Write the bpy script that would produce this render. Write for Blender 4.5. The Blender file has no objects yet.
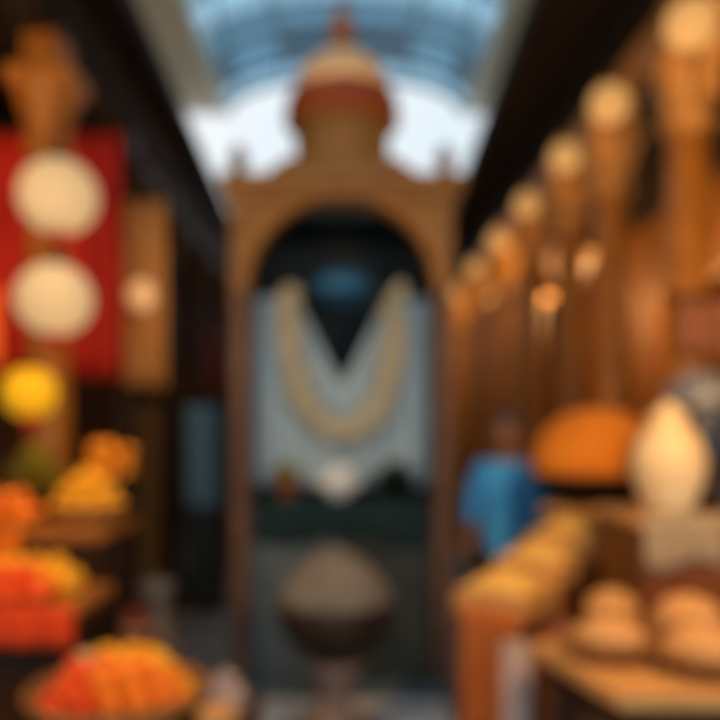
import bpy, bmesh, math, random
from mathutils import Vector, Matrix
random.seed(7)
PI = math.pi
sc = bpy.context.scene
COL = sc.collection

# ------------------------------------------------------------------ camera
cd = bpy.data.cameras.new('camera')
cam = bpy.data.objects.new('camera', cd); COL.objects.link(cam)
cam.location = (0, 0, 1.65); cam.rotation_euler = (PI/2, 0, 0)
cd.sensor_width = 36.0; cd.lens = 38.6
cd.shift_x = 15/720; cd.shift_y = 70/720
cd.clip_start = 0.02; cd.clip_end = 200
# the photograph is wholly out of focus: the lens is focused very close
cd.dof.use_dof = True
cd.dof.focus_distance = 0.40
cd.dof.aperture_fstop = 2.5
sc.camera = cam

# ------------------------------------------------------------------ sky, exposure
w = bpy.data.worlds.new('sky'); sc.world = w; w.use_nodes = True
nt = w.node_tree; nt.nodes.clear()
wo = nt.nodes.new('ShaderNodeOutputWorld'); bg = nt.nodes.new('ShaderNodeBackground')
tc = nt.nodes.new('ShaderNodeTexCoord'); nz = nt.nodes.new('ShaderNodeTexNoise'); cr = nt.nodes.new('ShaderNodeValToRGB')
nz.inputs['Scale'].default_value = 2.2; nz.inputs['Detail'].default_value = 5
cr.color_ramp.elements[0].position = .35; cr.color_ramp.elements[0].color = (.70, .86, .97, 1)
cr.color_ramp.elements[1].position = .60; cr.color_ramp.elements[1].color = (.93, .97, 1, 1)
nt.links.new(tc.outputs['Generated'], nz.inputs['Vector']); nt.links.new(nz.outputs['Fac'], cr.inputs['Fac'])
nt.links.new(cr.outputs['Color'], bg.inputs['Color']); nt.links.new(bg.outputs['Background'], wo.inputs['Surface'])
bg.inputs['Strength'].default_value = 1.0
sc.view_settings.view_transform = 'Standard'; sc.view_settings.look = 'None'
sc.view_settings.exposure = 0.0; sc.view_settings.gamma = 1.0
sc.view_settings.use_curve_mapping = False
sc.cycles.max_bounces = 6; sc.cycles.transparent_max_bounces = 12
sc.cycles.use_denoising = True

def light(name, loc, power, color, size=0.08, kind='POINT'):
    d = bpy.data.lights.new(name, kind); d.energy = power; d.color = color
    if kind == 'POINT': d.shadow_soft_size = size
    else: d.size = size
    o = bpy.data.objects.new(name, d); o.location = loc; COL.objects.link(o); return o
WARM = (1, .54, .20)
# warm fill lamps added for the stalls, mostly out of view; fittings further down
FILL_LAMPS = [(1.30, 1.85, 2.70, 100), (2.75, 4.8, 3.30, 17), (2.45, 7.2, 3.30, 75), (2.45, 9.6, 3.30, 100),
              (-1.95, 2.75, 3.20, 40), (-2.45, 5.6, 3.20, 30), (-1.45, 1.75, 2.55, 48)]
for (x, y, z, p) in FILL_LAMPS: light('shop_fill_light', (x, y, z - .16), p, WARM, .07)

# ------------------------------------------------------------------ materials
def mat(name, c, rough=.6, metal=0, c2=None, scale=8, bump=0, emit=0, ecol=None, stretch=None, spec=.4, trans=0, alpha=1):
    m = bpy.data.materials.new(name); m.use_nodes = True
    n = m.node_tree.nodes; l = m.node_tree.links; b = n['Principled BSDF']
    b.inputs['Base Color'].default_value = (*c, 1); b.inputs['Roughness'].default_value = rough
    b.inputs['Metallic'].default_value = metal; b.inputs['Specular IOR Level'].default_value = spec
    if c2 or bump:
        t = n.new('ShaderNodeTexCoord'); mp = n.new('ShaderNodeMapping'); z = n.new('ShaderNodeTexNoise')
        l.new(t.outputs['Object'], mp.inputs['Vector']); l.new(mp.outputs['Vector'], z.inputs['Vector'])
        if stretch: mp.inputs['Scale'].default_value = stretch
        z.inputs['Scale'].default_value = scale; z.inputs['Detail'].default_value = 4
        if c2:
            r = n.new('ShaderNodeValToRGB'); r.color_ramp.elements[0].color = (*c, 1); r.color_ramp.elements[1].color = (*c2, 1)
            r.color_ramp.elements[0].position = .38; r.color_ramp.elements[1].position = .64
            l.new(z.outputs['Fac'], r.inputs['Fac']); l.new(r.outputs['Color'], b.inputs['Base Color'])
        if bump:
            bp = n.new('ShaderNodeBump'); bp.inputs['Strength'].default_value = bump; bp.inputs['Distance'].default_value = .02
            l.new(z.outputs['Fac'], bp.inputs['Height']); l.new(bp.outputs['Normal'], b.inputs['Normal'])
    if emit:
        b.inputs['Emission Color'].default_value = (*(ecol or c), 1); b.inputs['Emission Strength'].default_value = emit
    return m
def glass(name, c, gloss=.12):
    m = bpy.data.materials.new(name); m.use_nodes = True; n = m.node_tree.nodes; l = m.node_tree.links
    n.clear(); o = n.new('ShaderNodeOutputMaterial'); tr = n.new('ShaderNodeBsdfTransparent'); g = n.new('ShaderNodeBsdfGlossy')
    mx = n.new('ShaderNodeMixShader'); tr.inputs['Color'].default_value = (*c, 1); g.inputs['Roughness'].default_value = .15
    g.inputs['Color'].default_value = (.6, .75, .85, 1); mx.inputs[0].default_value = gloss
    l.new(tr.outputs[0], mx.inputs[1]); l.new(g.outputs[0], mx.inputs[2]); l.new(mx.outputs[0], o.inputs['Surface']); return m
def slabs(name, c, c2, mortar, scale):
    m = bpy.data.materials.new(name); m.use_nodes = True; n = m.node_tree.nodes; l = m.node_tree.links; b = n['Principled BSDF']
    t = n.new('ShaderNodeTexCoord'); k = n.new('ShaderNodeTexBrick'); l.new(t.outputs['Object'], k.inputs['Vector'])
    k.inputs['Scale'].default_value = scale; k.inputs['Color1'].default_value = (*c, 1); k.inputs['Color2'].default_value = (*c2, 1)
    k.inputs['Mortar'].default_value = (*mortar, 1); k.inputs['Mortar Size'].default_value = .015
    l.new(k.outputs['Color'], b.inputs['Base Color']); b.inputs['Roughness'].default_value = .35; return m
M = {}
M['floor'] = slabs('floor_stone', (.20, .23, .24), (.26, .28, .28), (.07, .07, .07), 1.6)
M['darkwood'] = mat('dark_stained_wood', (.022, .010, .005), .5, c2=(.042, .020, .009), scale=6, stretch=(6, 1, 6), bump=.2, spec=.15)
M['soffit'] = mat('smoked_timber', (.012, .008, .007), .85, c2=(.020, .014, .012), scale=5, stretch=(8, 1, 8), bump=.2, spec=.12)
M['wood'] = mat('honey_wood', (.26, .085, .006), .5, c2=(.38, .145, .012), scale=7, stretch=(6, 6, 1), bump=.2)
M['rustwood'] = mat('rust_brown_wood', (.16, .045, .012), .55, c2=(.26, .08, .02), scale=7, stretch=(5, 5, 1), bump=.2)
M['carved'] = mat('carved_gilt_wood', (.32, .14, .024), .5, c2=(.44, .215, .048), scale=14, bump=.5)
M['wallwood'] = mat('panelled_wood_wall', (.13, .045, .005), .6, c2=(.20, .075, .009), scale=5, stretch=(1, 9, .6), bump=.2)
M['leftwall'] = mat('brown_shop_wall', (.07, .022, .008), .7, c2=(.12, .045, .012), scale=5, stretch=(1, 8, .6))
M['plaster'] = mat('beige_plaster', (.80, .72, .56), .8, c2=(.88, .80, .64), scale=3, bump=.1)
M['shrine'] = mat('ochre_sandstone', (.20, .098, .024), .6, c2=(.28, .145, .038), scale=9, bump=.3)
M['shrine_side'] = mat('brown_pink_stone', (.14, .080, .055), .6, c2=(.19, .115, .08), scale=9, bump=.3)
M['rust'] = mat('rust_red_glaze', (.25, .045, .008), .5, c2=(.33, .07, .012), scale=6)
M['cream_highlight'] = mat('cream_highlight', (.84, .50, .22), .5, c2=(.92, .60, .32), scale=8)  # sunlit highlight of the dome top put into its colour
M['gold'] = mat('aged_brass', (.50, .27, .10), .35, .6)
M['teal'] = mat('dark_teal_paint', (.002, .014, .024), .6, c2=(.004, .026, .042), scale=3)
M['curtain'] = mat('pale_blue_grey_cloth', (.35, .52, .64), .85, c2=(.42, .59, .71), scale=5, stretch=(8, 8, 1))
M['flowers'] = mat('cream_blossom', (.40, .40, .29), .8, c2=(.50, .50, .38), scale=30)
M['bluelamp'] = mat('blue_glass', (.02, .12, .26), .2, emit=.03, ecol=(.10, .45, .7))
M['altarcloth'] = mat('dark_green_velvet', (.003, .022, .027), .9, c2=(.005, .034, .040), scale=6)
M['panel'] = mat('grey_green_panel', (.085, .13, .16), .5, c2=(.12, .175, .21), scale=4)
M['panel_dark'] = mat('black_green_panel', (.020, .032, .033), .5, c2=(.05, .068, .068), scale=4)
M['marble'] = mat('pale_blue_marble', (.74, .80, .84), .4, c2=(.86, .90, .92), scale=3)
M['white'] = mat('white_porcelain', (.80, .90, .95), .4)
M['urn'] = mat('lit_bronze', (.155, .145, .125), .65, 0, c2=(.21, .195, .17), scale=7, bump=.2)
M['urn_shaded'] = mat('shaded_bronze', (.022, .012, .008), .6, 0, c2=(.035, .02, .013), scale=7)  # lower half of the same bronze, with its shade put into the colour
M['pedestal'] = mat('pinkish_stone', (.20, .15, .14), .6, c2=(.28, .22, .20), scale=9)
M['leaf'] = mat('dark_leaf', (.012, .05, .03), .5, c2=(.03, .09, .04), scale=12)
M['leafy'] = mat('olive_leaf', (.20, .19, .015), .5, c2=(.32, .27, .02), scale=12)
M['pot'] = mat('terracotta', (.30, .11, .04), .7, c2=(.38, .15, .06), scale=9)
M['redcloth'] = mat('scarlet_cloth', (.46, .010, .004), .8, c2=(.62, .024, .006), scale=3, stretch=(6, 6, 1))
M['orangecloth'] = mat('bright_orange_cloth', (.80, .12, .01), .75, c2=(.9, .18, .02), scale=3)
M['maroon'] = mat('maroon_cloth', (.13, .012, .006), .8, c2=(.18, .02, .01), scale=3)
M['amber'] = mat('amber_silk', (.55, .24, .05), .7, c2=(.66, .32, .08), scale=4, stretch=(6, 6, 1))
M['paper'] = mat('cream_lantern_paper', (.25, .20, .12), .8, emit=.50, ecol=(1, .66, .32))
M['yellowpaper'] = mat('yellow_lantern_paper', (.60, .32, .005), .8, emit=.40, ecol=(1, .56, .01))
M['globe'] = mat('warm_globe_glass', (.16, .10, .05), .5, emit=.62, ecol=(1, .50, .14))
M['bulb'] = mat('bright_bulb_glass', (.9, .6, .3), .3, emit=4, ecol=(1, .62, .28))
M['iron'] = mat('black_iron', (.012, .012, .013), .4, .5)
M['steel'] = mat('brushed_steel', (.20, .21, .22), .5, .4)
M['orangefruit'] = mat('orange_peel', (.95, .21, .008), .5, c2=(1, .30, .012), scale=40, bump=.2)
M['redfruit'] = mat('red_orange_skin', (.90, .075, .005), .4, c2=(.95, .13, .008), scale=10)
M['yellowfruit'] = mat('yellow_skin', (.92, .46, .012), .4, c2=(1, .55, .02), scale=10)
M['palefruit'] = mat('pale_melon_skin', (.62, .48, .20), .5, c2=(.72, .56, .26), scale=10)
M['marigold'] = mat('marigold_petals', (.90, .40, .01), .8, c2=(1, .58, .03), scale=60, bump=.5)
M['basket'] = mat('brown_wicker', (.22, .09, .02), .7, c2=(.38, .18, .05), scale=30, bump=.6, stretch=(1, 1, 4))
M['tanwood'] = mat('tan_table_wood', (.54, .27, .08), .5, c2=(.66, .36, .12), scale=5, stretch=(1, 8, 8))
M['grain'] = mat('yellow_lentils', (.90, .50, .09), .8, c2=(1, .64, .15), scale=60, bump=.8)
M['nuts'] = mat('tan_nuts', (.56, .28, .09), .7, c2=(.74, .42, .16), scale=50, bump=.8)
M['brownnuts'] = mat('brown_nuts', (.17, .055, .02), .7, c2=(.28, .10, .04), scale=50, bump=.8)
M['greynuts'] = mat('greyish_seeds', (.28, .20, .16), .7, c2=(.38, .28, .23), scale=50, bump=.8)
M['spice'] = mat('orange_spice', (.82, .27, .015), .9, c2=(.66, .14, .010), scale=2.4, bump=.2)
M['creamglaze'] = mat('cream_glaze', (.80, .60, .30), .4, c2=(.88, .74, .46), scale=4)
M['sack'] = mat('grey_beige_sacking', (.34, .26, .16), .9, c2=(.44, .35, .22), scale=30, bump=.5)
M['greysteel'] = mat('dull_tin', (.12, .11, .105), .5, .2)
M['rustcloth'] = mat('rust_orange_cloth', (.42, .10, .015), .8, c2=(.52, .16, .03), scale=6, stretch=(8, 8, 1))
M['palecloth'] = mat('pale_pink_grey_cloth', (.34, .27, .25), .85, c2=(.42, .34, .31), scale=10)
M['bluecloth'] = mat('bright_blue_cloth', (.05, .42, 1), .8, c2=(.08, .48, 1), scale=6)
M['navy'] = mat('shaded_blue_cloth', (.010, .13, .36), .8, c2=(.014, .17, .44), scale=6)
M['trousers'] = mat('charcoal_cloth', (.03, .03, .04), .85)
M['skin'] = mat('brown_skin', (.30, .15, .09), .5)
M['hair'] = mat('black_hair', (.03, .025, .035), .45, bump=.5, scale=40)
M['eye'] = mat('eye_white', (.7, .7, .68), .2)
M['lip'] = mat('lip', (.28, .09, .07), .4)
M['bluepanel'] = mat('blue_grey_door_paint', (.13, .33, .48), .5, c2=(.18, .40, .56), scale=4)
M['glass_pale'] = glass('pale_blue_glass', (.60, .77, .86))
M['glass_deep'] = glass('deep_blue_glass', (.13, .23, .30))
M['glass_mid'] = glass('blue_glass_pane', (.32, .50, .60))
M['rib'] = mat('grey_blue_steel', (.16, .24, .30), .5)
M['jar1'] = mat('amber_jar', (.45, .15, .02), .3)
M['jar2'] = mat('rust_jar', (.50, .09, .015), .35)
M['jar3'] = mat('ochre_jar', (.48, .27, .06), .4)
M['wickershade'] = mat('umber_weave', (.5, .25, .06), .7)

# ------------------------------------------------------------------ mesh helpers
class MB:
    def __init__(s): s.b = bmesh.new()
    def box(s, x0, x1, y0, y1, z0, z1, bev=0):
        r = bmesh.ops.create_cube(s.b, size=1)['verts']
        for v in r: v.co = Vector(((x0+x1)/2+v.co.x*(x1-x0), (y0+y1)/2+v.co.y*(y1-y0), (z0+z1)/2+v.co.z*(z1-z0)))
        if bev:
            es = list({e for v in r for e in v.link_edges})
            bmesh.ops.bevel(s.b, geom=es, offset=bev, segments=2, affect='EDGES', profile=.5)
        return s
    def lathe(s, prof, c=(0, 0, 0), n=24, sx=1, sy=1, flute=0, fn=0):
        rings = []
        for (r, z) in prof:
            if r < 1e-5: rings.append([s.b.verts.new((c[0], c[1], c[2]+z))])
            else: rings.append([s.b.verts.new((c[0]+sx*r*(1+flute*math.cos(fn*2*PI*i/n))*math.cos(2*PI*i/n), c[1]+sy*r*(1+flute*math.cos(fn*2*PI*i/n))*math.sin(2*PI*i/n), c[2]+z)) for i in range(n)])
        for a, b in zip(rings, rings[1:]):
            for i in range(n):
                j = (i+1) % n
                if len(a) == 1 and len(b) == 1: continue
                if len(a) == 1: s.b.faces.new((a[0], b[j], b[i]))
                elif len(b) == 1: s.b.faces.new((a[i], a[j], b[0]))
                else: s.b.faces.new((a[i], a[j], b[j], b[i]))
        for rg, flip in ((rings[0], 1), (rings[-1], 0)):
            if len(rg) > 1: s.b.faces.new(rg[::-1] if flip else rg)
        return s
    def tube(s, pts, r, n=8):
        pts = [Vector(p) for p in pts]; rings = []
        rr = r if isinstance(r, (list, tuple)) else [r]*len(pts)
        for i, p in enumerate(pts):
            d = (pts[min(i+1, len(pts)-1)]-pts[max(i-1, 0)]).normalized()
            u = d.cross(Vector((0, 0, 1)) if abs(d.z) < .9 else Vector((0, 1, 0))).normalized(); v = d.cross(u)
            rings.append([s.b.verts.new(p+rr[i]*(u*math.cos(2*PI*k/n)+v*math.sin(2*PI*k/n))) for k in range(n)])
        for a, b in zip(rings, rings[1:]):
            for k in range(n): s.b.faces.new((a[k], a[(k+1) % n], b[(k+1) % n], b[k]))
        s.b.faces.new(rings[0][::-1]); s.b.faces.new(rings[-1]); return s
    def ball(s, c, r, sx=1, sy=1, sz=1, n=12, jit=0):
        vs = bmesh.ops.create_uvsphere(s.b, u_segments=n, v_segments=max(6, n*2//3), radius=r)['verts']
        for v in vs:
            k = 1+random.uniform(-jit, jit) if jit else 1
            v.co = Vector((c[0]+v.co.x*sx*k, c[1]+v.co.y*sy*k, c[2]+v.co.z*sz*k))
        return s
    def grid(s, f, nu, nv, thick=0):
        g = [[s.b.verts.new(f(i/nu, j/nv)) for j in range(nv+1)] for i in range(nu+1)]
        fs = [s.b.faces.new((g[i][j], g[i+1][j], g[i+1][j+1], g[i][j+1])) for i in range(nu) for j in range(nv)]
        if thick: s.b.normal_update(); bmesh.ops.solidify(s.b, geom=fs, thickness=thick)
        return s
    def prism(s, poly, d0, d1, axis='y'):
        def P(a, b, d): return (a, d, b) if axis == 'y' else ((d, a, b) if axis == 'x' else (a, b, d))
        A = [s.b.verts.new(P(a, b, d0)) for a, b in poly]; B = [s.b.verts.new(P(a, b, d1)) for a, b in poly]
        n = len(poly); s.b.faces.new(A[::-1]); s.b.faces.new(B)
        for i in range(n): s.b.faces.new((A[i], A[(i+1) % n], B[(i+1) % n], B[i]))
        return s
    def build(s, name, m, parent=None, smooth=False):
        bmesh.ops.recalc_face_normals(s.b, faces=s.b.faces)
        me = bpy.data.meshes.new(name); s.b.to_mesh(me); s.b.free()
        me.materials.append(M[m] if isinstance(m, str) else m)
        if smooth: me.polygons.foreach_set('use_smooth', [True]*len(me.polygons))
        o = bpy.data.objects.new(name, me); COL.objects.link(o)
        if parent: o.parent = parent
        return o
def tag(o, label, cat, group=None):
    o['label'] = label; o['category'] = cat
    if group: o['group'] = group
    return o
def thing(name, label, cat, loc=(0, 0, 0), rz=0, group=None):
    o = bpy.data.objects.new(name, None); o.empty_display_size = .1; COL.objects.link(o)
    o.location = loc; o.rotation_euler = (0, 0, rz); return tag(o, label, cat, group)
def struct(o): o['kind'] = 'structure'; return o
def dup(root, loc, rz=0, label=None, scale=None):
    r = root.copy(); COL.objects.link(r); r.location = loc; r.rotation_euler = (0, 0, rz)
    if scale: r.scale = scale
    if label: r['label'] = label
    for ch in list(root.children):
        c = ch.copy(); COL.objects.link(c); c.parent = r
        for g in list(ch.children):
            d = g.copy(); COL.objects.link(d); d.parent = c
    return r

# ================================================================== THE SETTING
struct(MB().box(-3.4, 3.6, -.6, 13.2, -.12, 0).build('floor', 'floor'))
struct(MB().box(-3.4, -3.2, -.6, 13.2, 0, 4.0).build('wall_left', 'leftwall'))
struct(MB().box(3.4, 3.6, -.6, 13.2, 0, 4.0).build('wall_right', 'wallwood'))
struct(MB().box(-3.4, 3.6, 13.2, 13.4, -.12, 4.3).build('wall_far', 'leftwall'))
# the dark timber galleries either side of the lane: soffit slabs (their inner edges open out slightly) and upper walls
struct(MB().prism([(-1.10, -.6), (-1.45, 13.2), (-3.4, 13.2), (-3.4, -.6)], 4.02, 4.18, 'z').build('ceiling', 'soffit'))
struct(MB().prism([(.93, -.6), (1.36, 13.2), (3.6, 13.2), (3.6, -.6)], 4.06, 4.22, 'z').build('ceiling', 'soffit'))
struct(MB().box(-1.58, -1.42, -.6, 13.2, 3.62, 4.02).build('trim_1', 'soffit'))
struct(MB().box(1.52, 1.68, -.6, 13.2, 3.72, 4.06).build('trim_2', 'soffit'))
struct(MB().box(-2.6, -2.4, -.6, 11.2, 4.18, 6.4).build('wall_upper_left', 'plaster'))
struct(MB().box(2.4, 2.6, -.6, 11.2, 4.22, 6.4).build('wall_upper_right', 'plaster'))
struct(MB().box(-2.6, -1.8, -.6, 11.6, 6.4, 6.62).build('trim_3', 'plaster'))
struct(MB().box(1.8, 2.6, -.6, 11.6, 6.4, 6.62).build('trim_4', 'plaster'))
# glazed barrel vault over the lane
vault = bpy.data.objects.new('ceiling', None); COL.objects.link(vault); vault['kind'] = 'structure'
def vp(a, r=1.0): return (-1.85*math.cos(a)*r, 6.55+.60*math.sin(a)*r)
bays = [(-.6, 1.4), (1.4, 3.4), (3.4, 5.4), (5.4, 7.4), (7.4, 9.0), (9.0, 9.9), (9.9, 10.5), (10.5, 11.4), (11.4, 12.0)]
cols = ['glass_pale', 'glass_pale', 'glass_pale', 'glass_pale', 'glass_pale', 'glass_pale', 'glass_mid', 'glass_deep', 'glass_pale']
for (y0, y1), gm in zip(bays, cols):
    for k in range(6):
        a0, a1 = PI*k/6, PI*(k+1)/6
        mm = gm
        if gm == 'glass_deep' and k in (1, 4): mm = 'glass_mid'
        mb = MB().grid(lambda u, v: (vp(a0+(a1-a0)*u)[0], y0+(y1-y0)*v, vp(a0+(a1-a0)*u)[1]), 3, 1, .015)
        mb.build('pane', mm, vault)
for y in [b[0] for b in bays]+[12.0]:
    MB().tube([(vp(PI*k/18)[0], y, vp(PI*k/18)[1]) for k in range(19)], .045, 6).build('rib', 'rib', vault)
for k in range(1, 6):
    x, z = vp(PI*k/6); MB().box(x-.025, x+.025, -.6, 12.0, z-.025, z+.025).build('glazing_bar', 'rib', vault)

# ================================================================== ARCADES
def column(side, y, label, m_shaft, m_cap, top):
    t = thing('arcade_column', label, 'column', (side, y, 0), group='columns of the %s arcade' % ('right' if side > 0 else 'left'))
    MB().box(-.15, .15, -.15, .15, 0, .16, .02).lathe([(.13, .16), (.14, .20), (.115, .25)]).build('base', m_cap, t)
    MB().lathe([(.10, .25), (.112, .9), (.112, 1.6), (.095, 3.02)], n=32, flute=.05, fn=8).build('shaft', m_shaft, t, True)
    MB().lathe([(.095, 3.02), (.12, 3.06), (.12, 3.10), (.10, 3.14), (.15, 3.30), (.17, 3.36)], n=24).box(-.17, .17, -.15, .15, 3.36, 3.44, .015).box(-.09, .09, -.09, .09, 3.44, top).build('capital', m_cap, t)
    return t
ords = ['nearest', 'second nearest', 'third', 'fourth', 'fifth', 'sixth', 'farthest']
RY = [3.6, 4.63, 5.5, 6.6, 7.8, 9.1, 10.8]
for y, w_ in zip(RY, ords):
    column(1.6, y, '%s carved honey-brown wooden column on the right side of the lane, counted from the camera' % w_, 'wood', 'carved', 3.72)
LY = [2.5, 3.9, 5.2, 6.5, 7.8, 9.1, 10.8]
for y, w_ in zip(LY, ords):
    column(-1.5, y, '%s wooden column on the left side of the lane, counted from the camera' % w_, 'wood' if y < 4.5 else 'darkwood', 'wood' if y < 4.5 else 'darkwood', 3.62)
# carved arches between the right-hand columns
def spandrel(x, y0, y1, m, label, zs, zt, grp):
    L = y1-y0-.36; n = 14; top = [(y0+.18, zt), (y0+.18, zs)]
    pts = []
    for i in range(n+1):
        a = PI*i/n
        pts.append((y0+.18+L/2-(L/2-.03)*math.cos(a), zs+(zt-zs-.08)*abs(math.sin(a))**.7+.0))
    poly = [(y0+.18, zt)]+pts+[(y1-.18, zt)]
    mb = MB()
    # thin strips under the top line so the carved edge is scalloped
    for i in range(n):
        (a0, b0), (a1, b1) = pts[i], pts[i+1]
        mb.prism([(a0, zt), (a0, b0), ((a0+a1)/2, (b0+b1)/2-.02), (a1, b1), (a1, zt)], x-.05, x+.05, 'x')
    o = mb.build('carved_arch', m); return tag(o, label, 'arch', grp)
for i in range(len(RY)-1):
    spandrel(1.6, RY[i], RY[i+1], 'carved', 'gilt carved wooden arch between the %s and %s columns of the right arcade' % (ords[i], ords[i+1]), 3.12, 3.72, 'arches of the right arcade')
spandrel(1.6, 2.0, RY[0], 'carved', 'gilt carved wooden arch in front of the nearest right column, by the frame edge', 3.12, 3.72, 'arches of the right arcade')
for i in range(2, len(LY)-1):
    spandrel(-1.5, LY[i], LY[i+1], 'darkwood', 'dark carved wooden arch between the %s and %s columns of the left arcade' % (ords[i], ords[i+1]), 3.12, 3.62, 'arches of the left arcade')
# globe lamps on brackets facing the lane, one at each right column
def globe_lamp(x, y, z, label, s=1, reach=.15, name='globe_lamp', grp='globe lamps along the right arcade'):
    t = thing(name, label, 'lamp', (x, y, z), group=grp)
    MB().tube([(reach, reach, -.16), (reach*.5, reach*.5, -.17), (0, 0, -.13), (0, 0, -.09)], .012).build('bracket', 'gold', t)
    MB().lathe([(.0, -.11), (.04, -.10), (.05, -.06), (.03, -.05)], n=16).build('holder', 'gold', t)
    MB().ball((0, 0, 0), .085*s, n=20).build('globe', 'globe', t, True)
    light('globe_light', (x-.10, y-.10, z-.24), 1.5, WARM, .06)
    return t
for y, w_, s in zip(RY, ords, (1.3, 1.3, 1.25, 1.2, 1.2, 1.2, 1.2)):
    globe_lamp(1.50, y-.25, 3.41 if y < 4 else 3.5, 'round glowing globe lamp on the %s column of the right arcade' % w_, s, .12)

# pendant fittings for the added fill lamps
def pendant(x, y, z, label, ceil):
    t = thing('fill_pendant', label, 'lamp', (x, y, z), group='added pendant lamps lighting the shops')
    MB().tube([(0, 0, .10), (0, 0, ceil-z)], .006, 6).build('cord', 'iron', t)
    MB().lathe([(.03, .12), (.05, .10), (.16, .0), (.155, -.005), (.045, .09), (.02, .10)], n=20).build('lamp_shade', 'gold', t, True)
    MB().ball((0, 0, .0), .045, n=12).build('bulb', 'bulb', t, True); return t
for i, (x, y, z, p) in enumerate(FILL_LAMPS):
    pendant(x, y, z, ['added brass pendant lamp over the front right tables', 'added brass pendant lamp behind the second right column', 'added brass pendant lamp deep in the right shop, behind the fourth column',
            'farthest added brass pendant lamp in the right shop', 'added brass pendant lamp over the fruit stand on the left', 'dim added brass pendant lamp deep in the left shop', 'added brass pendant lamp in front of the foreground fruit on the left'] [i], 4.02 if x < 0 else 4.06)
# hanging warm lamp seen between the right-hand columns
t = thing('hanging_lantern', 'glowing rounded tan lantern hanging inside the right arcade between columns', 'lantern', (1.98, 6.85, 3.14))
MB().tube([(0, 0, .2), (0, 0, .92)], .008, 6).build('cord', 'iron', t)
MB().lathe([(.0, -.24), (.09, -.2), (.17, -.08), (.19, .03), (.13, .15), (.05, .2), (0, .21)], n=20).build('lamp_shade', mat('tan_lantern_glass', (.8, .45, .2), .5, emit=.55, ecol=(1, .45, .15)), t, True)
MB().lathe([(.06, .19), (.07, .22), (.02, .25), (0, .25)], n=16).build('cap', 'gold', t)
light('lantern_light', (1.98, 6.85, 2.8), 10, WARM, .1)

# ================================================================== SHRINE KIOSK
YF, YB = 4.6, 5.6
SX = -.02
shrine = thing('shrine_kiosk', 'tall narrow ochre arched shrine kiosk with a domed top in the middle of the lane', 'shrine', (SX, 5.1, 0))
def SB(): return MB()
def sb(mb, name, m, parent=shrine, smooth=False):
    for v in mb.b.verts: v.co.y -= 5.1
    return mb.build(name, m, parent, smooth)
sb(MB().box(-.62, .62, 4.16, 5.72, 0, .06, .012), 'plinth', 'marble')
sb(MB().box(-.68, .68, 4.56, 5.70, .06, .13, .008), 'upper_step', 'panel')
for s in (-1, 1):
    x0, x1 = sorted((s*.555, s*.66))
    sb(MB().box(x0, x1, YF, YF+.14, .13, 2.48, .012).box(x0+.02*(s < 0)-.0, x1-.02*(s > 0), YF-.03, YF, .13, .42, .01).box(x0, x1, YF-.02, YF, 1.1, 1.2, .008).lathe([(.05, .45), (.035, .55), (.045, 1.5), (.035, 2.3), (.06, 2.42)], c=((x0+x1)/2, YF-.005, 0), n=12), 'jamb', 'shrine_side')
    xs0, xs1 = sorted((s*.60, s*.66))
    sb(MB().box(xs0, xs1, YF+.14, YB, .13, 3.0), 'side_wall', 'shrine_side')
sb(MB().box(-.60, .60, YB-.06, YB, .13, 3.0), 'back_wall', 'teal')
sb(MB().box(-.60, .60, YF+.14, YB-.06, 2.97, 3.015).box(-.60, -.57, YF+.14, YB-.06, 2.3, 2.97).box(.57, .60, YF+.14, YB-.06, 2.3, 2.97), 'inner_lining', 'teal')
# arch head
mb = MB(); n = 24
for i in range(n):
    a0, a1 = PI*i/n, PI*(i+1)/n
    p0 = (-.555*math.cos(a0), 2.48+.555*math.sin(a0)); p1 = (-.555*math.cos(a1), 2.48+.555*math.sin(a1))
    q0 = (max(-.66, min(.66, p0[0]*1.26)), 3.10); q1 = (max(-.66, min(.66, p1[0]*1.26)), 3.10)
    if i == 0: q0 = (-.66, 3.10)
    mb.prism([p0, p1, q1, q0], YF, YF+.14, 'y')
mb.prism([(-.66, 2.48), (-.555, 2.48), (-.66, 3.10)], YF, YF+.14, 'y').prism([(.555, 2.48), (.66, 2.48), (.66, 3.10)], YF, YF+.14, 'y')
sb(mb, 'arch_head', 'shrine')
mb = MB().tube([(-.59*math.cos(PI*i/24), YF-.01, 2.48+.58*math.sin(PI*i/24)) for i in range(25)], .022, 8)
sb(mb, 'arch_moulding', 'carved')
sb(MB().box(-.70, .70, YF-.05, YB+.03, 3.02, 3.10, .01).box(-.73, .73, YF-.08, YB+.06, 3.10, 3.16, .012), 'cornice', 'shrine')
for s in (-1, 1):
    for yy in (YF+.04, YB-.1):
        sb(MB().lathe([(.06, 3.16), (.06, 3.20), (.035, 3.22), (.06, 3.26), (.05, 3.31), (0, 3.38)], c=(s*.62, yy, 0), n=14), 'corner_finial', 'shrine_side')
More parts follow.
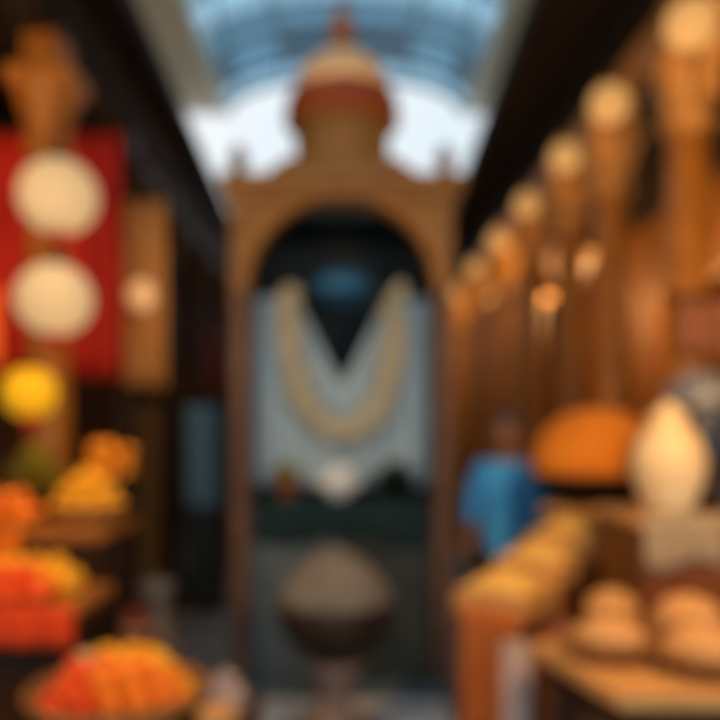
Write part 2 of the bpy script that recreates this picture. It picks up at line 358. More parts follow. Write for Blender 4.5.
# pitched stage, drum, dome, finial
sb(MB().prism([(-.56, 3.16), (.56, 3.16), (.33, 3.32), (-.33, 3.32)], 4.72, 5.5, 'y'), 'roof_stage', 'shrine')
sb(MB().lathe([(.34, 3.32), (.34, 3.36), (.31, 3.38), (.31, 3.59), (.345, 3.62), (.345, 3.65)], c=(0, 5.1, 0), n=16), 'drum', 'shrine')
sb(MB().lathe([(.36, 3.64), (.38, 3.67), (.365, 3.71), (.37, 3.78), (.355, 3.83), (.31, 3.86)], c=(0, 5.1, 0), n=32, flute=.02, fn=8), 'dome_band', 'rust', smooth=True)
sb(MB().lathe([(.33, 3.84), (.32, 3.91), (.27, 4.01), (.18, 4.09), (.10, 4.14), (.07, 4.16)], c=(0, 5.1, 0), n=32, flute=.03, fn=8), 'dome', 'cream_highlight', smooth=True)
sb(MB().lathe([(.09, 4.15), (.06, 4.19), (.10, 4.25), (.06, 4.30), (.08, 4.35), (.04, 4.40), (.015, 4.46), (0, 4.52)], c=(0, 5.1, 0), n=16), 'finial', 'pot', smooth=True)
# altar bench inside
sb(MB().box(-.60, .60, 4.72, 5.3, 1.17, 1.22).box(-.60, .60, 5.26, 5.3, .13, 1.17), 'altar_shelf', 'darkwood')
sb(MB().box(-.555, -.06, 4.70, 4.735, .13, 1.17, .01).box(-.46, -.12, 4.685, 4.70, .25, .95, .006), 'front_panel', 'panel')
sb(MB().box(-.06, .555, 4.70, 4.735, .13, 1.17, .01).box(.06, .46, 4.685, 4.70, .25, .95, .006), 'front_panel', 'panel_dark')['label'] = 'almost black front panel'
# green altar cloth: top with a fall at the front
def fall(u, v):
    x = -.52+1.04*u; k = v
    if k < .5: return (x+SX, 5.1-(k/.5)*.43, 1.225)
    q = (k-.5)/.5; return (x+SX, 4.665-.012*math.sin(u*44)*q, 1.222-q*(.24+.03*math.sin(u*9)))
tag(MB().grid(fall, 60, 12, .006).build('altar_cloth', 'altarcloth', None, True), 'dark green cloth hanging over the front of the shelf inside the shrine', 'cloth')
# curtains
rod = MB().tube([(-.52+SX, 4.85, 2.50), (.52+SX, 4.85, 2.50)], .014).build('curtain_rod', 'iron')
tag(rod, 'thin dark rod across the arch of the shrine holding the curtains', 'rod')
for s in (-1, 1):
    def f(u, v, s=s):
        z = 2.49-v*1.20
        inner = .285*max(0, 1-v/.46)**.9
        x = s*(.54*(1-u)+inner*u)
        return (x+SX, 4.85+.028*math.sin(u*34)*(.6+.4*v)+(.02 if s > 0 else 0), z)
    tag(MB().grid(f, 60, 24, .004).build('curtain', 'curtain', None, True), '%s pale blue-grey curtain drawn aside in the shrine arch' % ('left' if s < 0 else 'right'), 'curtain', 'curtains in the shrine arch')
# garland
mb = MB(); N = 46
for i in range(N+1):
    q = i/N; ang = PI*q
    x = -.33*math.cos(ang); z = 2.50-.86*math.sin(ang)**.75 if 0 < q < 1 else 2.50
    c = (x+SX, 4.75, z)
    for k in range(5):
        a = random.uniform(0, 2*PI); mb.ball((c[0]+.042*math.cos(a), c[1]+.025*math.sin(a), c[2]+random.uniform(-.03, .03)), .044, n=8, jit=.12)
tag(mb.build('flower_garland', 'flowers', None, True), 'long cream flower garland hanging in a U across the shrine curtains', 'garland')
# blue lamp in the arch
t = thing('glass_lamp', 'wide blue glass lamp hanging in the dark arch above the curtains opening', 'lamp', (SX, 5.0, 2.57))
MB().tube([(0, 0, .1), (0, 0, .5)], .006, 6).build('cord', 'iron', t)
MB().lathe([(0, -.11), (.10, -.10), (.19, -.03), (.20, .02), (.13, .09), (.04, .11), (0, .11)], n=24).build('lamp_shade', 'bluelamp', t, True)
# white bowl of blossom, plants
t = thing('porcelain_bowl', 'white porcelain bowl of white blossom in the middle of the shrine shelf', 'bowl', (SX-.02, 4.74, 1.232))
MB().lathe([(.05, 0), (.055, .015), (.12, .06), (.16, .12), (.155, .12), (.11, .06), (0, .03)], n=24).build('bowl', 'white', t, True)
mb = MB()
for i in range(26):
    a = random.uniform(0, 2*PI); r = .12*math.sqrt(random.random()); mb.ball((r*math.cos(a), r*math.sin(a), .12+.07*(1-r/.12)), .032, n=8, jit=.15)
o = mb.build('blossom', 'white', t, True); o['kind'] = 'stuff'
def plant(name, loc, label, r, h, leafm, potm='pot', n=70, cat='plant', pot_h=.12):
    t = thing(name, label, cat, loc)
    MB().lathe([(r*.45, 0), (r*.62, pot_h*.8), (r*.7, pot_h*.82), (r*.7, pot_h), (r*.58, pot_h), (r*.55, pot_h*.8), (0, pot_h*.8)], n=20).build('pot', potm, t, True)
    mb = MB()
    for i in range(n):
        a = random.uniform(0, 2*PI); el = random.uniform(-.1, 1.45); rr = r*random.uniform(.7, 1.05)
        d = Vector((math.cos(a)*math.cos(el)*rr, math.sin(a)*math.cos(el)*rr, pot_h+(h-pot_h)*(.15+.8*math.sin(max(el, 0)))*random.uniform(.7, 1)))
        s0 = Vector((0, 0, pot_h*.8)); m_ = (s0+d)/2+Vector((0, 0, .02)); side = Vector((-math.sin(a), math.cos(a), 0))*r*.16
        vs = [mb.b.verts.new(p) for p in (s0, m_+side, d, m_-side)]; e = [mb.b.verts.new(Vector(p.co)+Vector((0, 0, -.003))) for p in vs]
        mb.b.faces.new(vs); mb.b.faces.new(e[::-1])
        for k in range(4): mb.b.faces.new((vs[k], e[k], e[(k+1) % 4], vs[(k+1) % 4]))
    mb.build('foliage', leafm, t); return t
plant('potted_plant', (-.34+SX, 4.735, 1.232), 'small potted plant with brown pot on the left of the shrine shelf', .13, .24, 'leafy', 'pot')
plant('potted_plant', (.33+SX, 4.735, 1.232), 'dark bushy potted plant on the right of the shrine shelf', .17, .26, 'leaf', 'iron')

# urn on pedestal in front
t = thing('stone_pedestal', 'pinkish grey turned stone pedestal under the big round urn', 'pedestal', (-.05, 3.9, 0))
MB().box(-.24, .24, -.24, .24, 0, .08, .012).box(-.20, .20, -.20, .20, .08, .14, .012).build('base', 'pedestal', t)
MB().lathe([(.17, .14), (.13, .18), (.085, .26), (.08, .34), (.11, .42), (.15, .46), (.15, .49)], n=28).build('shaft', 'pedestal', t, True)
t = thing('round_urn', 'big round taupe bronze urn with underside coloured as shade, standing on the stone pedestal', 'urn', (-.05, 3.9, .49))
MB().lathe([(0, 0), (.09, 0), (.15, .03), (.24, .10), (.28, .19), (.288, .26), (.284, .305)], n=40).build('lower_bowl', 'urn_shaded', t, True)
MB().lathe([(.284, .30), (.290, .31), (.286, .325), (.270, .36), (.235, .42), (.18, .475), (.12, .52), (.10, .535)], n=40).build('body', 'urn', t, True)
MB().lathe([(.10, .53), (.105, .54), (.07, .55), (.02, .556), (.022, .57), (.012, .58), (0, .582)], n=24).build('lid', 'urn', t, True)

# ================================================================== LEFT STALL
# red cloth backdrop and orange edge cloth
def cloth(name, x0, x1, y0, y1, z0, z1, m, label, waves=8, amp=.02, cat='cloth', thick=.006, group=None):
    def f(u, v): return (x0+(x1-x0)*u, y0+(y1-y0)*u+amp*math.sin(u*waves*2*PI)*(.4+.6*v), z1+(z1-z0)*-v+.01*math.sin(u*waves*2*PI)*v)
    return tag(MB().grid(f, waves*8, 8, thick).build(name, m, None, True), label, cat, group)
t = MB().tube([(-2.5, 4.38, 3.35), (-1.22, 4.38, 3.35)], .02).build('hanging_pole', 'darkwood'); tag(t, 'dark wooden pole carrying the big scarlet cloth behind the round lanterns', 'pole')
cloth('hanging_cloth', -2.45, -1.28, 4.38, 4.38, 1.95, 3.34, 'redcloth', 'big scarlet cloth hanging behind the two round cream lanterns', 9)
cloth('hanging_cloth', -1.95, -1.66, 3.72, 3.72, 1.96, 2.34, 'orangecloth', 'small bright orange cloth at the left frame edge beside the lower cream lantern', 3)
def lantern(x, y, z, r, m, label, ceil=4.02, sz=.97):
    t = thing('paper_lantern', label, 'lantern', (x, y, z), group='round paper lanterns')
    prof = []
    K = 22
    for i in range(K+1):
        a = -PI/2+PI*i/K; prof.append((max(.04, r*math.cos(a))*(1-.012*(i % 2)), r*sz*math.sin(a)))
    MB().lathe(prof, n=36).build('paper_shell', m, t, True)
    MB().lathe([(.05, r*sz-.01), (.055, r*sz+.02), (0, r*sz+.025)], n=16).build('cap', 'darkwood', t)
    MB().lathe([(.05, -r*sz+.01), (.055, -r*sz-.02), (.01, -r*sz-.03), (.008, -r*sz-.09), (0, -r*sz-.09)], n=16).build('tassel', 'redcloth', t)
    MB().tube([(0, 0, r*sz+.02), (0, 0, ceil-z)], .005, 6).build('cord', 'iron', t); return t
lantern(-1.41, 3.8, 2.80, .19, 'paper', 'upper round cream paper lantern against the scarlet cloth')
lantern(-1.40, 3.72, 2.28, .18, 'paper', 'lower round cream paper lantern against the scarlet cloth, directly under the upper one')
lantern(-1.52, 3.72, 1.83, .13, 'yellowpaper', 'small yellow paper lantern below the two cream lanterns')
light('lantern_light', (-1.25, 3.35, 2.5), 4, (1, .65, .35), .2)
light('lantern_light', (-1.20, 3.25, 1.9), 5, (1, .6, .2), .15)
# amber banner and its lamp
t = MB().tube([(-1.45, 5.0, 3.15), (-1.14, 5.0, 3.15)], .014).tube([(-1.295, 5.0, 3.15), (-1.295, 5.0, 4.02)], .006, 6).build('banner_pole', 'darkwood'); tag(t, 'short dark pole on a cord holding the narrow amber banner', 'pole')
cloth('silk_banner', -1.43, -1.16, 5.0, 5.0, 1.93, 3.14, 'amber', 'narrow amber silk banner hanging just right of the scarlet cloth', 3, .012, 'banner')
t = thing('glass_lantern', 'small glowing peach lantern hanging in front of the amber banner', 'lantern', (-1.27, 4.83, 2.49))
MB().ball((0, 0, 0), .088, sz=1.15, n=18).build('globe', mat('peach_glass', (.8, .5, .25), .4, emit=.36, ecol=(1, .55, .22)), t, True)
MB().lathe([(.04, .09), (.045, .11), (0, .13)], n=12).build('cap', 'gold', t)
MB().tube([(0, 0, .12), (0, 0, 1.53)], .005, 6).build('cord', 'iron', t)
light('lantern_light', (-1.15, 4.45, 2.45), 1.3, (1, .6, .3), .08)
# dark red cloth further down the lane
t = MB().tube([(-1.62, 8.3, 2.72), (-1.30, 8.3, 2.72)], .012).tube([(-1.46, 8.3, 2.72), (-1.46, 8.3, 3.3), (-1.46, 8.3, 4.02)], .006, 6).build('banner_pole', 'darkwood'); tag(t, 'short dark pole on a cord holding the maroon cloth far down the left side', 'pole')
cloth('hanging_cloth', -1.60, -1.32, 8.3, 8.3, 1.95, 2.71, 'maroon', 'maroon cloth hanging far down the left side, near the shrine', 3, .012)
# tall cabinet with blue-grey door
t = thing('tall_cabinet', 'narrow dark cabinet with a blue-grey upper door left of the shrine', 'cabinet', (-1.28, 7.0, 0))
MB().box(-.17, .17, 0, .35, 0, 1.93, .01).box(-.185, .185, -.02, .37, 1.93, 1.98, .008).build('body', 'darkwood', t)
d = MB().box(-.15, .15, -.025, .0, .95, 1.87, .006).box(-.11, .11, -.035, -.025, 1.02, 1.80, .004).build('door', 'bluepanel', t)
MB().ball((.14, -.045, 1.4), .013).build('handle', 'gold', d)
d = MB().box(-.15, .15, -.025, .0, .08, .90, .006).box(-.11, .11, -.035, -.025, .15, .83, .004).build('door', 'panel_dark', t); d['label'] = 'dark lower door'
MB().ball((.14, -.045, .6), .013).build('handle', 'gold', d)
# tan curtain-like wooden screen in the left arcade (brown slats)
t = thing('slatted_screen', 'brown slatted wooden screen standing between left columns behind the fruit', 'screen', (-1.5, 5.42, 0))
MB().box(-.03, .03, 0, .05, 0, 1.9).box(-.03, .03, .83, .88, 0, 1.9).box(-.03, .03, 0, .88, 1.85, 1.9).box(-.03, .03, 0, .88, .05, .1).build('frame', 'darkwood', t)
mb = MB()
for i in range(9): mb.box(-.012, .012, .07+.085*i, .12+.085*i, .1, 1.85)
mb.build('slats', mat('olive_brown_wood', (.22, .11, .02), .6), t)

# tiered stand
t = thing('tiered_stand', 'two-tier dark wooden market stand at the left edge carrying fruit and flowers', 'stand', (0, 0, 0))
MB().box(-2.3, -.97, 3.10, 3.62, 1.20, 1.25, .008).build('upper_shelf', 'wood', t)
MB().box(-2.3, -.92, 2.66, 3.09, 1.00, 1.04, .008).build('lower_shelf', 'wood', t)
MB().box(-2.3, -.99, 3.12, 3.15, 0, 1.20).box(-2.3, -1.0, 3.58, 3.61, 0, 1.20).box(-1.02, -.99, 3.15, 3.58, 0, 1.20).build('riser', 'darkwood', t)
MB().box(-2.3, -.94, 2.70, 2.73, 0, 1.00).box(-.97, -.94, 2.73, 3.10, 0, 1.00).build('lower_front', 'darkwood', t)
def sk2(u, v): return (-2.28+.98*u, 3.085-.010*math.sin(u*45)*v, 1.255-v*.15)
tag(MB().grid(sk2, 70, 4, .005).build('shelf_valance', 'orangefruit', None, True), 'orange cloth valance on the left part of the upper fruit shelf', 'valance')
# orange skirt on the lower shelf edge
def sk(u, v): return (-2.28+1.35*u, 2.645-.010*math.sin(u*60)*v, 1.045-v*.14)
tag(MB().grid(sk, 90, 4, .005).build('shelf_valance', mat('red_orange_valance_cloth', (.72, .055, .003), .85), None, True), 'orange-red cloth valance along the front edge of the lower fruit shelf', 'valance')

def fruit_mesh(name, m, r, stem='leaf', flat=.92):
    mb = MB(); K = 10; prof = []
    for i in range(K+1):
        a = -PI/2+PI*i/K; prof.append((r*math.cos(a) if 0 < i < K else 0, r*flat*math.sin(a)-(.12*r if i == K else 0)))
    o = mb.lathe(prof, n=14).build(name, m, None, True)
    return o
def heap(proto_name, m, r, spots, label, cat, group, flat=.92, kind=None):
    first = None
    for (x, y, z) in spots:
        if first is None:
            root = fruit_mesh(proto_name, m, r, flat=flat); tag(root, label, cat, group)
            st = MB().lathe([(.004, r*flat*.80), (.003, r*flat*1.08), (0, r*flat*1.08)], n=6).build('stem', 'leaf', root); first = root
        else:
            root = first.copy(); COL.objects.link(root); c = first.children[0].copy(); COL.objects.link(c); c.parent = root
        root.location = (x, y, z); root.rotation_euler = (random.uniform(-.3, .3), random.uniform(-.3, .3), random.uniform(0, 6))
def rows(x0, x1, y0, y1, z, r, layers=1):
    out = []
    for L in range(layers):
        yy = y0+r+L*r*.9
        while yy <= y1-r-L*r*.9+1e-6:
            xx = x0+r+L*r
            while xx <= x1-r-L*r+1e-6:
                out.append((xx+random.uniform(-.004, .004), yy, z+r*.92+L*r*1.45)); xx += 2.06*r
            yy += 2.06*r
    return out
heap('orange', 'orangefruit', .045, rows(-1.95, -1.30, 3.13, 3.42, 1.25, .045, 2), 'round orange in the heap on the left of the upper shelf', 'fruit', 'oranges on the upper shelf')
heap('lemon', 'yellowfruit', .040, rows(-1.75, -.94, 2.86, 3.07, 1.04, .040, 2), 'yellow lemon in the back rows of the lower shelf', 'fruit', 'lemons on the lower shelf', 1.1)
heap('persimmon', 'redfruit', .043, rows(-1.75, -.98, 2.67, 2.85, 1.04, .043, 2), 'orange-red round fruit in the front rows of the lower shelf', 'fruit', 'red-orange fruit on the lower shelf', .8)
# marigold heap in basket
def basket(name, loc, r, h, label, cat='basket', m='basket', group=None):
    t = thing(name, label, cat, loc, group=group)
    MB().lathe([(0, 0), (r*.78, 0), (r*.9, h*.5), (r, h*.94), (r*.94, h*.94), (r*.84, h*.5), (r*.72, .02), (0, .02)], n=32, flute=.015, fn=16).build('bowl', m, t, True)
    MB().tube([(r*.98*math.cos(2*PI*k/28), r*.98*math.sin(2*PI*k/28), h*.95) for k in range(29)], .012, 6).build('rim', m, t); return t
basket('wicker_basket', (-1.12, 3.36, 1.25), .155, .07, 'small round basket full of golden marigold heads on the upper shelf')
fl = None
def flower_head(m):
    mb = MB()
    for ring, (k, rr, z) in enumerate([(10, .028, 0), (8, .02, .010), (5, .010, .018)]):
        for i in range(k):
            a = 2*PI*i/k+ring; mb.ball((rr*math.cos(a), rr*math.sin(a), z), .010, n=6)
    o = mb.build('marigold_head', m, None, True); MB().lathe([(.012, -.02), (.018, -.006), (0, 0)], n=8).build('calyx', 'leaf', o); return o
spots = []
for L, (rr, k) in enumerate([(.125, 11), (.085, 8), (.10, 8), (.05, 5), (.055, 5), (0, 1)]):
    for i in range(k):
        a = 2*PI*i/k+L*.4; spots.append((-1.12+rr*math.cos(a), 3.36+rr*math.sin(a), 1.325+[0, .0, .05, .05, .10, .14][L]))
for i, p in enumerate(spots):
    if fl is None: fl = flower_head('marigold'); tag(fl, 'golden marigold head heaped in the small round basket on the upper shelf', 'flower', 'marigold heads in the basket'); o = fl
    else: o = fl.copy(); COL.objects.link(o); c = fl.children[0].copy(); COL.objects.link(c); c.parent = o
    o.location = p; o.rotation_euler = (random.uniform(-.5, .5), random.uniform(-.5, .5), 0)
# marigold string bouquet rising behind
t = thing('flower_bouquet', 'upright bunch of rust-orange flowers in a dark vase behind the marigold basket', 'bouquet', (-1.06, 3.55, 1.25))
MB().lathe([(.04, 0), (.06, .05), (.045, .12), (.03, .15), (.035, .17), (0, .17)], n=18).build('vase', 'iron', t, True)
mb = MB()
for i in range(40):
    a = random.uniform(0, 2*PI); rr = .10*math.sqrt(random.random()); mb.ball((rr*math.cos(a), rr*math.sin(a)*.7, .24+random.uniform(-.05, .10)), .024, n=8, jit=.15)
mb.build('flower_heads', mat('deep_orange_petals', (.70, .26, .01), .8), t, True)
mb = MB()
for i in range(10): mb.tube([(0, 0, .14), (.07*math.cos(i), .05*math.sin(i), .24)], .004, 5)
mb.build('stems', 'leaf', t)
plant('potted_plant', (-1.40, 3.50, 1.25), 'olive green potted plant on the upper shelf left of the flowers', .16, .40, 'leafy', 'iron', 90)
# low table with the round basket of fruit
t = thing('low_table', 'low dark table in the left foreground under the round fruit basket', 'table', (-.70, 2.36, 0))
MB().box(-.46, .42, -.33, .30, .71, .75, .01).build('tabletop', 'darkwood', t)
MB().box(-.40, .36, -.27, -.24, .62, .71).box(-.40, .36, .21, .24, .62, .71).build('apron', 'darkwood', t)
for lx in (-.42, .36):
    for ly in (-.29, .24): MB().box(lx, lx+.05, ly, ly+.05, 0, .71, .005).build('leg', 'darkwood', t)
basket('fruit_basket', (-.70, 2.38, .75), .27, .11, 'large round wicker basket heaped with oranges in the left foreground')
def ringspots(cx, cy, z, R, r, layers):
    o = []
    for L in range(layers):
        RR = R-L*r*1.05
        zz = z+L*r*1.35
        rad = RR-r
        while rad > -r*.4:
            k = max(1, int(2*PI*max(rad, 0)/(2.08*r)))
            for i in range(k):
                a = 2*PI*i/k+L*.5+rad*9; o.append((cx+max(rad, 0)*math.cos(a), cy+max(rad, 0)*math.sin(a), zz+r*.2))
            rad -= 2.05*r
    return o
sp = ringspots(-.70, 2.38, .82, .235, .036, 3)
def split(sp):
    A, B, Cc, D = [], [], [], []
    for p in sp:
        dx, dy = p[0]+.70, p[1]-2.38
        if dy > .02 and dx > -.07: B.append(p)
        elif dy > .02: D.append(p)
        elif dx < -.02: Cc.append(p)
        else: A.append(p)
    return A, B, Cc, D
A, B, Cc, D = split(sp)
heap('orange', 'orangefruit', .036, A, 'orange in the front right part of the large foreground basket', 'fruit', 'oranges in the foreground basket')
heap('lemon', 'yellowfruit', .036, B, 'yellow lemon at the back right of the large foreground basket', 'fruit', 'lemons in the foreground basket', 1.05)
heap('persimmon', 'redfruit', .036, Cc, 'red-orange fruit in the front left part of the large foreground basket', 'fruit', 'red-orange fruit in the foreground basket', .85)
heap('small_melon', 'palefruit', .036, D, 'pale yellow round fruit at the back left of the large foreground basket', 'fruit', 'pale fruit in the foreground basket', .95)
t = thing('cream_pot', 'small cream pot with a lid at the right end of the low table', 'pot', (-.375, 2.42, .75))
MB().lathe([(0, 0), (.045, 0), (.066, .03), (.07, .06), (.055, .10), (.04, .115)], n=20).build('body', 'palecloth', t, True)
MB().lathe([(.045, .112), (.035, .13), (.012, .14), (.014, .15), (0, .155)], n=16).build('lid', 'palecloth', t, True)
t = thing('terracotta_cup', 'small terracotta cup in front of the cream pot', 'cup', (-.375, 2.24, .75))
MB().lathe([(0, 0), (.035, 0), (.05, .06), (.055, .09), (.048, .09), (.03, .015), (0, .015)], n=18).build('body', 'tanwood', t, True)
MB().tube([(.05, 0, .07), (.08, 0, .06), (.075, 0, .03), (.04, 0, .025)], .006).build('handle', 'tanwood', t)
t = thing('milk_can', 'dull grey tin milk can standing behind the round fruit basket', 'can', (-.80, 3.28, 0))
MB().lathe([(0, 0), (.11, 0), (.115, .6), (.11, .75), (.06, .86), (.055, .92), (.07, .95), (.065, .97), (0, .97)], n=24).build('body', 'greysteel', t, True)
MB().lathe([(.075, .965), (.075, 1.0), (.02, 1.01), (.02, 1.03), (0, 1.03)], n=20).build('lid', 'greysteel', t)
for s in (-1, 1): MB().tube([(s*.11, 0, .74), (s*.15, 0, .80), (s*.13, 0, .87), (s*.065, 0, .86)], .008).build('handle', 'greysteel', t)
t = thing('red_sack', 'dark red cloth sack standing between the stand and the grey can', 'sack', (-.79, 2.94, 0))
MB().lathe([(0, 0), (.10, 0), (.115, .2), (.11, .6), (.09, .84), (.045, .90), (.06, .96), (0, .94)], n=24, flute=.04, fn=7).build('bag', mat('dark_red_cloth', (.10, .008, .006), .85), t, True)
MB().tube([(.052*math.cos(k*PI/6), .052*math.sin(k*PI/6), .90) for k in range(13)], .008, 6).build('tie_cord', 'sack', t)

# ================================================================== RIGHT STALL
ang = math.atan2(.783, .622)
OX, OY = .72, 3.06
t = thing('stepped_stand', 'stepped wooden display stand carrying a row of crates of yellow lentils', 'stand', (OX, OY, 0), ang)
DP = .34; ST = [(0, .35, .93), (.35, .70, 1.01), (.70, 1.05, 1.09)]
for (l0, l1, z) in ST: MB().box(l0, l1-.004, 0, DP, z-.04, z, .005).build('step', 'tanwood', t)
MB().box(1.05, 1.54, -.04, .42, 1.20, 1.24, .005).build('step', 'tanwood', t)
MB().prism([(0.02, 0), (1.50, 0), (1.50, 1.20), (1.07, 1.20), (1.07, 1.045), (.72, 1.045), (.72, .965), (.37, .965), (.37, .885), (.02, .885)], .02, .32, 'y').build('body', 'rustwood', t)
ca, sa = math.cos(ang), math.sin(ang)
def loc2(lx, ly, z): return (OX+lx*ca-ly*sa, OY+lx*sa+ly*ca, z)
def cf(u, v):
    return loc2(-.008-.008*math.sin(u*30)*(.3+v), .02+.28*u, .925-v*.85)
tag(MB().grid(cf, 30, 10, .005).build('draped_cloth', 'rustcloth', None, True), 'rust-orange cloth hanging on the near end of the stepped stand', 'cloth')
labels = ['lowest and nearest', 'middle', 'highest and farthest']
for i, (l0, l1, zt) in enumerate(ST):
    t = thing('wooden_crate', '%s shallow crate of yellow lentils on the stepped stand' % labels[i], 'crate', loc2(l0+.008, .01, zt), ang, 'crates of lentils on the stepped stand')
    W, D, H = .33, .32, .05
    MB().box(0, W, 0, D, 0, .012).box(0, W, 0, .012, .012, H).box(0, W, D-.012, D, .012, H).box(0, .012, .012, D-.012, .012, H).box(W-.012, W, .012, D-.012, .012, H).build('box', 'tanwood', t)
    def hf(u, v, W=W, D=D): return (.013+(W-.026)*u, .013+(D-.026)*v, .045+.085*math.sin(PI*u)**.6*math.sin(PI*v)**.6+random.uniform(-.003, .003))
    mb = MB().grid(hf, 18, 18, .01); o = mb.build('lentils', 'grain', t, True); o['kind'] = 'stuff'
t = thing('spice_bowl', 'big black iron bowl heaped high with orange spice on the top of the stepped stand', 'bowl', loc2(1.255, .185, 1.24))
MB().lathe([(0, 0), (.14, 0), (.19, .03), (.26, .09), (.305, .15), (.315, .165), (.30, .165), (.24, .10), (.10, .03), (0, .03)], n=40).build('bowl', 'iron', t, True)
t.scale = (1.12, 1.12, 1.05)
o = MB().lathe([(.30, .15), (.31, .19), (.30, .29), (.26, .38), (.19, .45), (.09, .495), (0, .505)], n=40).build('spice_mound', 'spice', t, True); o['kind'] = 'stuff'
# tall counter for jar and steel urn
t = thing('tall_counter', 'brown wooden counter behind the foreground table, holding the cream jar', 'counter', (1.10, 2.92, 0))
MB().box(0, .78, 0, .52, 1.28, 1.32, .008).build('countertop', 'tanwood', t)
MB().box(.02, .76, .02, .50, 0, 1.28).build('body', 'wallwood', t)
for k in range(2): 
    d = MB().box(.04+k*.36, .38+k*.36, 0, .02, .1, 1.2, .005).build('door', 'rustwood', t); MB().ball((.35-.0+k*.07, -.012, .7), .013).build('handle', 'gold', d)
t = thing('cream_jar', 'tall glossy cream ceramic jar on the right-hand counter', 'jar', (1.28, 3.055, 1.32))
MB().lathe([(0, 0), (.08, 0), (.10, .04), (.135, .14), (.14, .22), (.11, .31), (.07, .35), (.075, .38), (.06, .38), (.05, .34), (0, .33)], n=32).build('body', 'creamglaze', t, True)
MB().lathe([(.072, .38), (.07, .40), (.02, .425), (.02, .44), (0, .45)], n=20).build('lid', 'creamglaze', t, True)
t = thing('steel_urn', 'grey steel tea urn on the counter at the right frame edge', 'urn', (1.51, 3.27, 1.32))
MB().lathe([(0, 0), (.15, 0), (.15, .40), (.14, .42), (.0, .42)], n=28).build('body', mat('shaded_steel', (.05, .055, .065), .35, .5), t, True)  # body's shade put into a darker steel than the lit lid
MB().lathe([(.155, .42), (.16, .44), (.13, .53), (.06, .58), (0, .59)], n=28).build('lid', 'steel', t, True)
MB().tube([(0, -.15, .08), (0, -.20, .08), (0, -.20, .05)], .014).build('tap', 'steel', t)
def gc(u, v):
    x = 1.13+.30*u; q = v*2
    return (x, 2.99-.075*q, 1.325) if q <= 1 else (x, 2.912-.006*math.sin(u*40), 1.325-(q-1)*(.19+.02*math.sin(u*7)))
tag(MB().grid(gc, 30, 12, .004).build('counter_cloth', 'sack', None, True), 'grey-beige cloth hanging over the front edge of the counter under the cream jar', 'cloth')
t = thing('grain_sack', 'slim tan open sack of nuts standing between the barrel and the counter', 'sack', (.99, 2.86, 0))
MB().lathe([(0, 0), (.08, 0), (.10, .3), (.10, .8), (.095, .98), (.09, 1.03), (.08, 1.02), (.075, .98), (0, .98)], n=28, flute=.03, fn=5).build('bag', 'tanwood', t, True)
o = MB().lathe([(.08, .99), (.06, 1.04), (.03, 1.06), (0, 1.065)], n=20).build('grain', 'nuts', t, True); o['kind'] = 'stuff'
# foreground table
t = thing('market_table', 'tan wooden table with dark legs in the right foreground', 'table', (0, 0, 0))
MB().prism([(.62, 2.60), (.73, 2.06), (1.95, 2.06), (1.95, 2.66)], .90, .94, 'z').build('tabletop', 'tanwood', t)
MB().prism([(.67, 2.55), (.77, 2.11), (1.90, 2.11), (1.90, 2.61)], .80, .90, 'z').build('apron', 'darkwood', t)
for (lx, ly) in ((.79, 2.13), (1.85, 2.13), (.69, 2.48), (1.85, 2.54)): MB().box(lx, lx+.05, ly, ly+.05, 0, .80, .005).build('leg', 'darkwood', t)
def tray(x, y, z, r, hh, m, label, sx=1, grp='baskets of nuts on the foreground table', name='shallow_basket'):
    t = basket(name, (x, y, z), r, .06, label, group=grp)
    o = MB().lathe([(r*.88, .05), (r*.75, .05+hh*.5), (r*.45, .05+hh*.85), (0, .05+hh)], n=28).build('nuts', m, t, True); o['kind'] = 'stuff'; return t
tray(.83, 2.42, .94, .135, .07, 'nuts', 'shallow basket of pale tan nuts at the near left corner of the foreground table')
tray(1.07, 2.28, .94, .15, .08, 'nuts', 'shallow basket of tan nuts in the middle front of the foreground table')
tray(1.14, 2.56, .94, .14, .12, 'nuts', 'shallow basket of tan nuts at the back of the foreground table, before the counter')
tray(1.36, 2.36, .94, .14, .09, 'greynuts', 'shallow basket of greyish seeds at the right end of the foreground table')
tray(1.42, 2.64, .94, .13, .12, 'brownnuts', 'shallow basket of brown nuts at the right back of the foreground table')
# basket on tall post left rear of the table
t = thing('small_barrel', 'small brown barrel between the lentil crates and the foreground table', 'barrel', (.87, 2.84-.04, 0))
t.location = (.79, 2.79, 0)
MB().lathe([(0, 0), (.07, 0), (.09, .25), (.10, .48), (.09, .72), (.075, .94), (.065, .94), (.065, .90), (0, .90)], n=26).build('body', 'rustwood', t, True)
for z_, r_ in ((.12, .082), (.48, .102), (.84, .085)): MB().lathe([(r_, z_-.02), (r_+.004, z_-.02), (r_+.004, z_+.02), (r_, z_+.02)], n=26).build('hoop', 'iron', t)
o = MB().lathe([(.066, .90), (.05, .95), (0, .975)], n=22).build('nuts', 'brownnuts', t, True); o['kind'] = 'stuff'
t = thing('cloth_roll', 'pale pinkish-grey roll of cloth standing on end in front of the crates', 'cloth roll', (.605, 2.72, 0))
MB().lathe([(0, 0), (.055, 0), (.055, .90), (.04, .90), (.04, .895), (.025, .895), (.025, .905), (0, .905)], n=24).build('roll', 'palecloth', t, True)
MB().tube([(.057*math.cos(k*PI/8), .057*math.sin(k*PI/8), .5) for k in range(17)], .005, 6).build('tie_cord', 'pedestal', t)

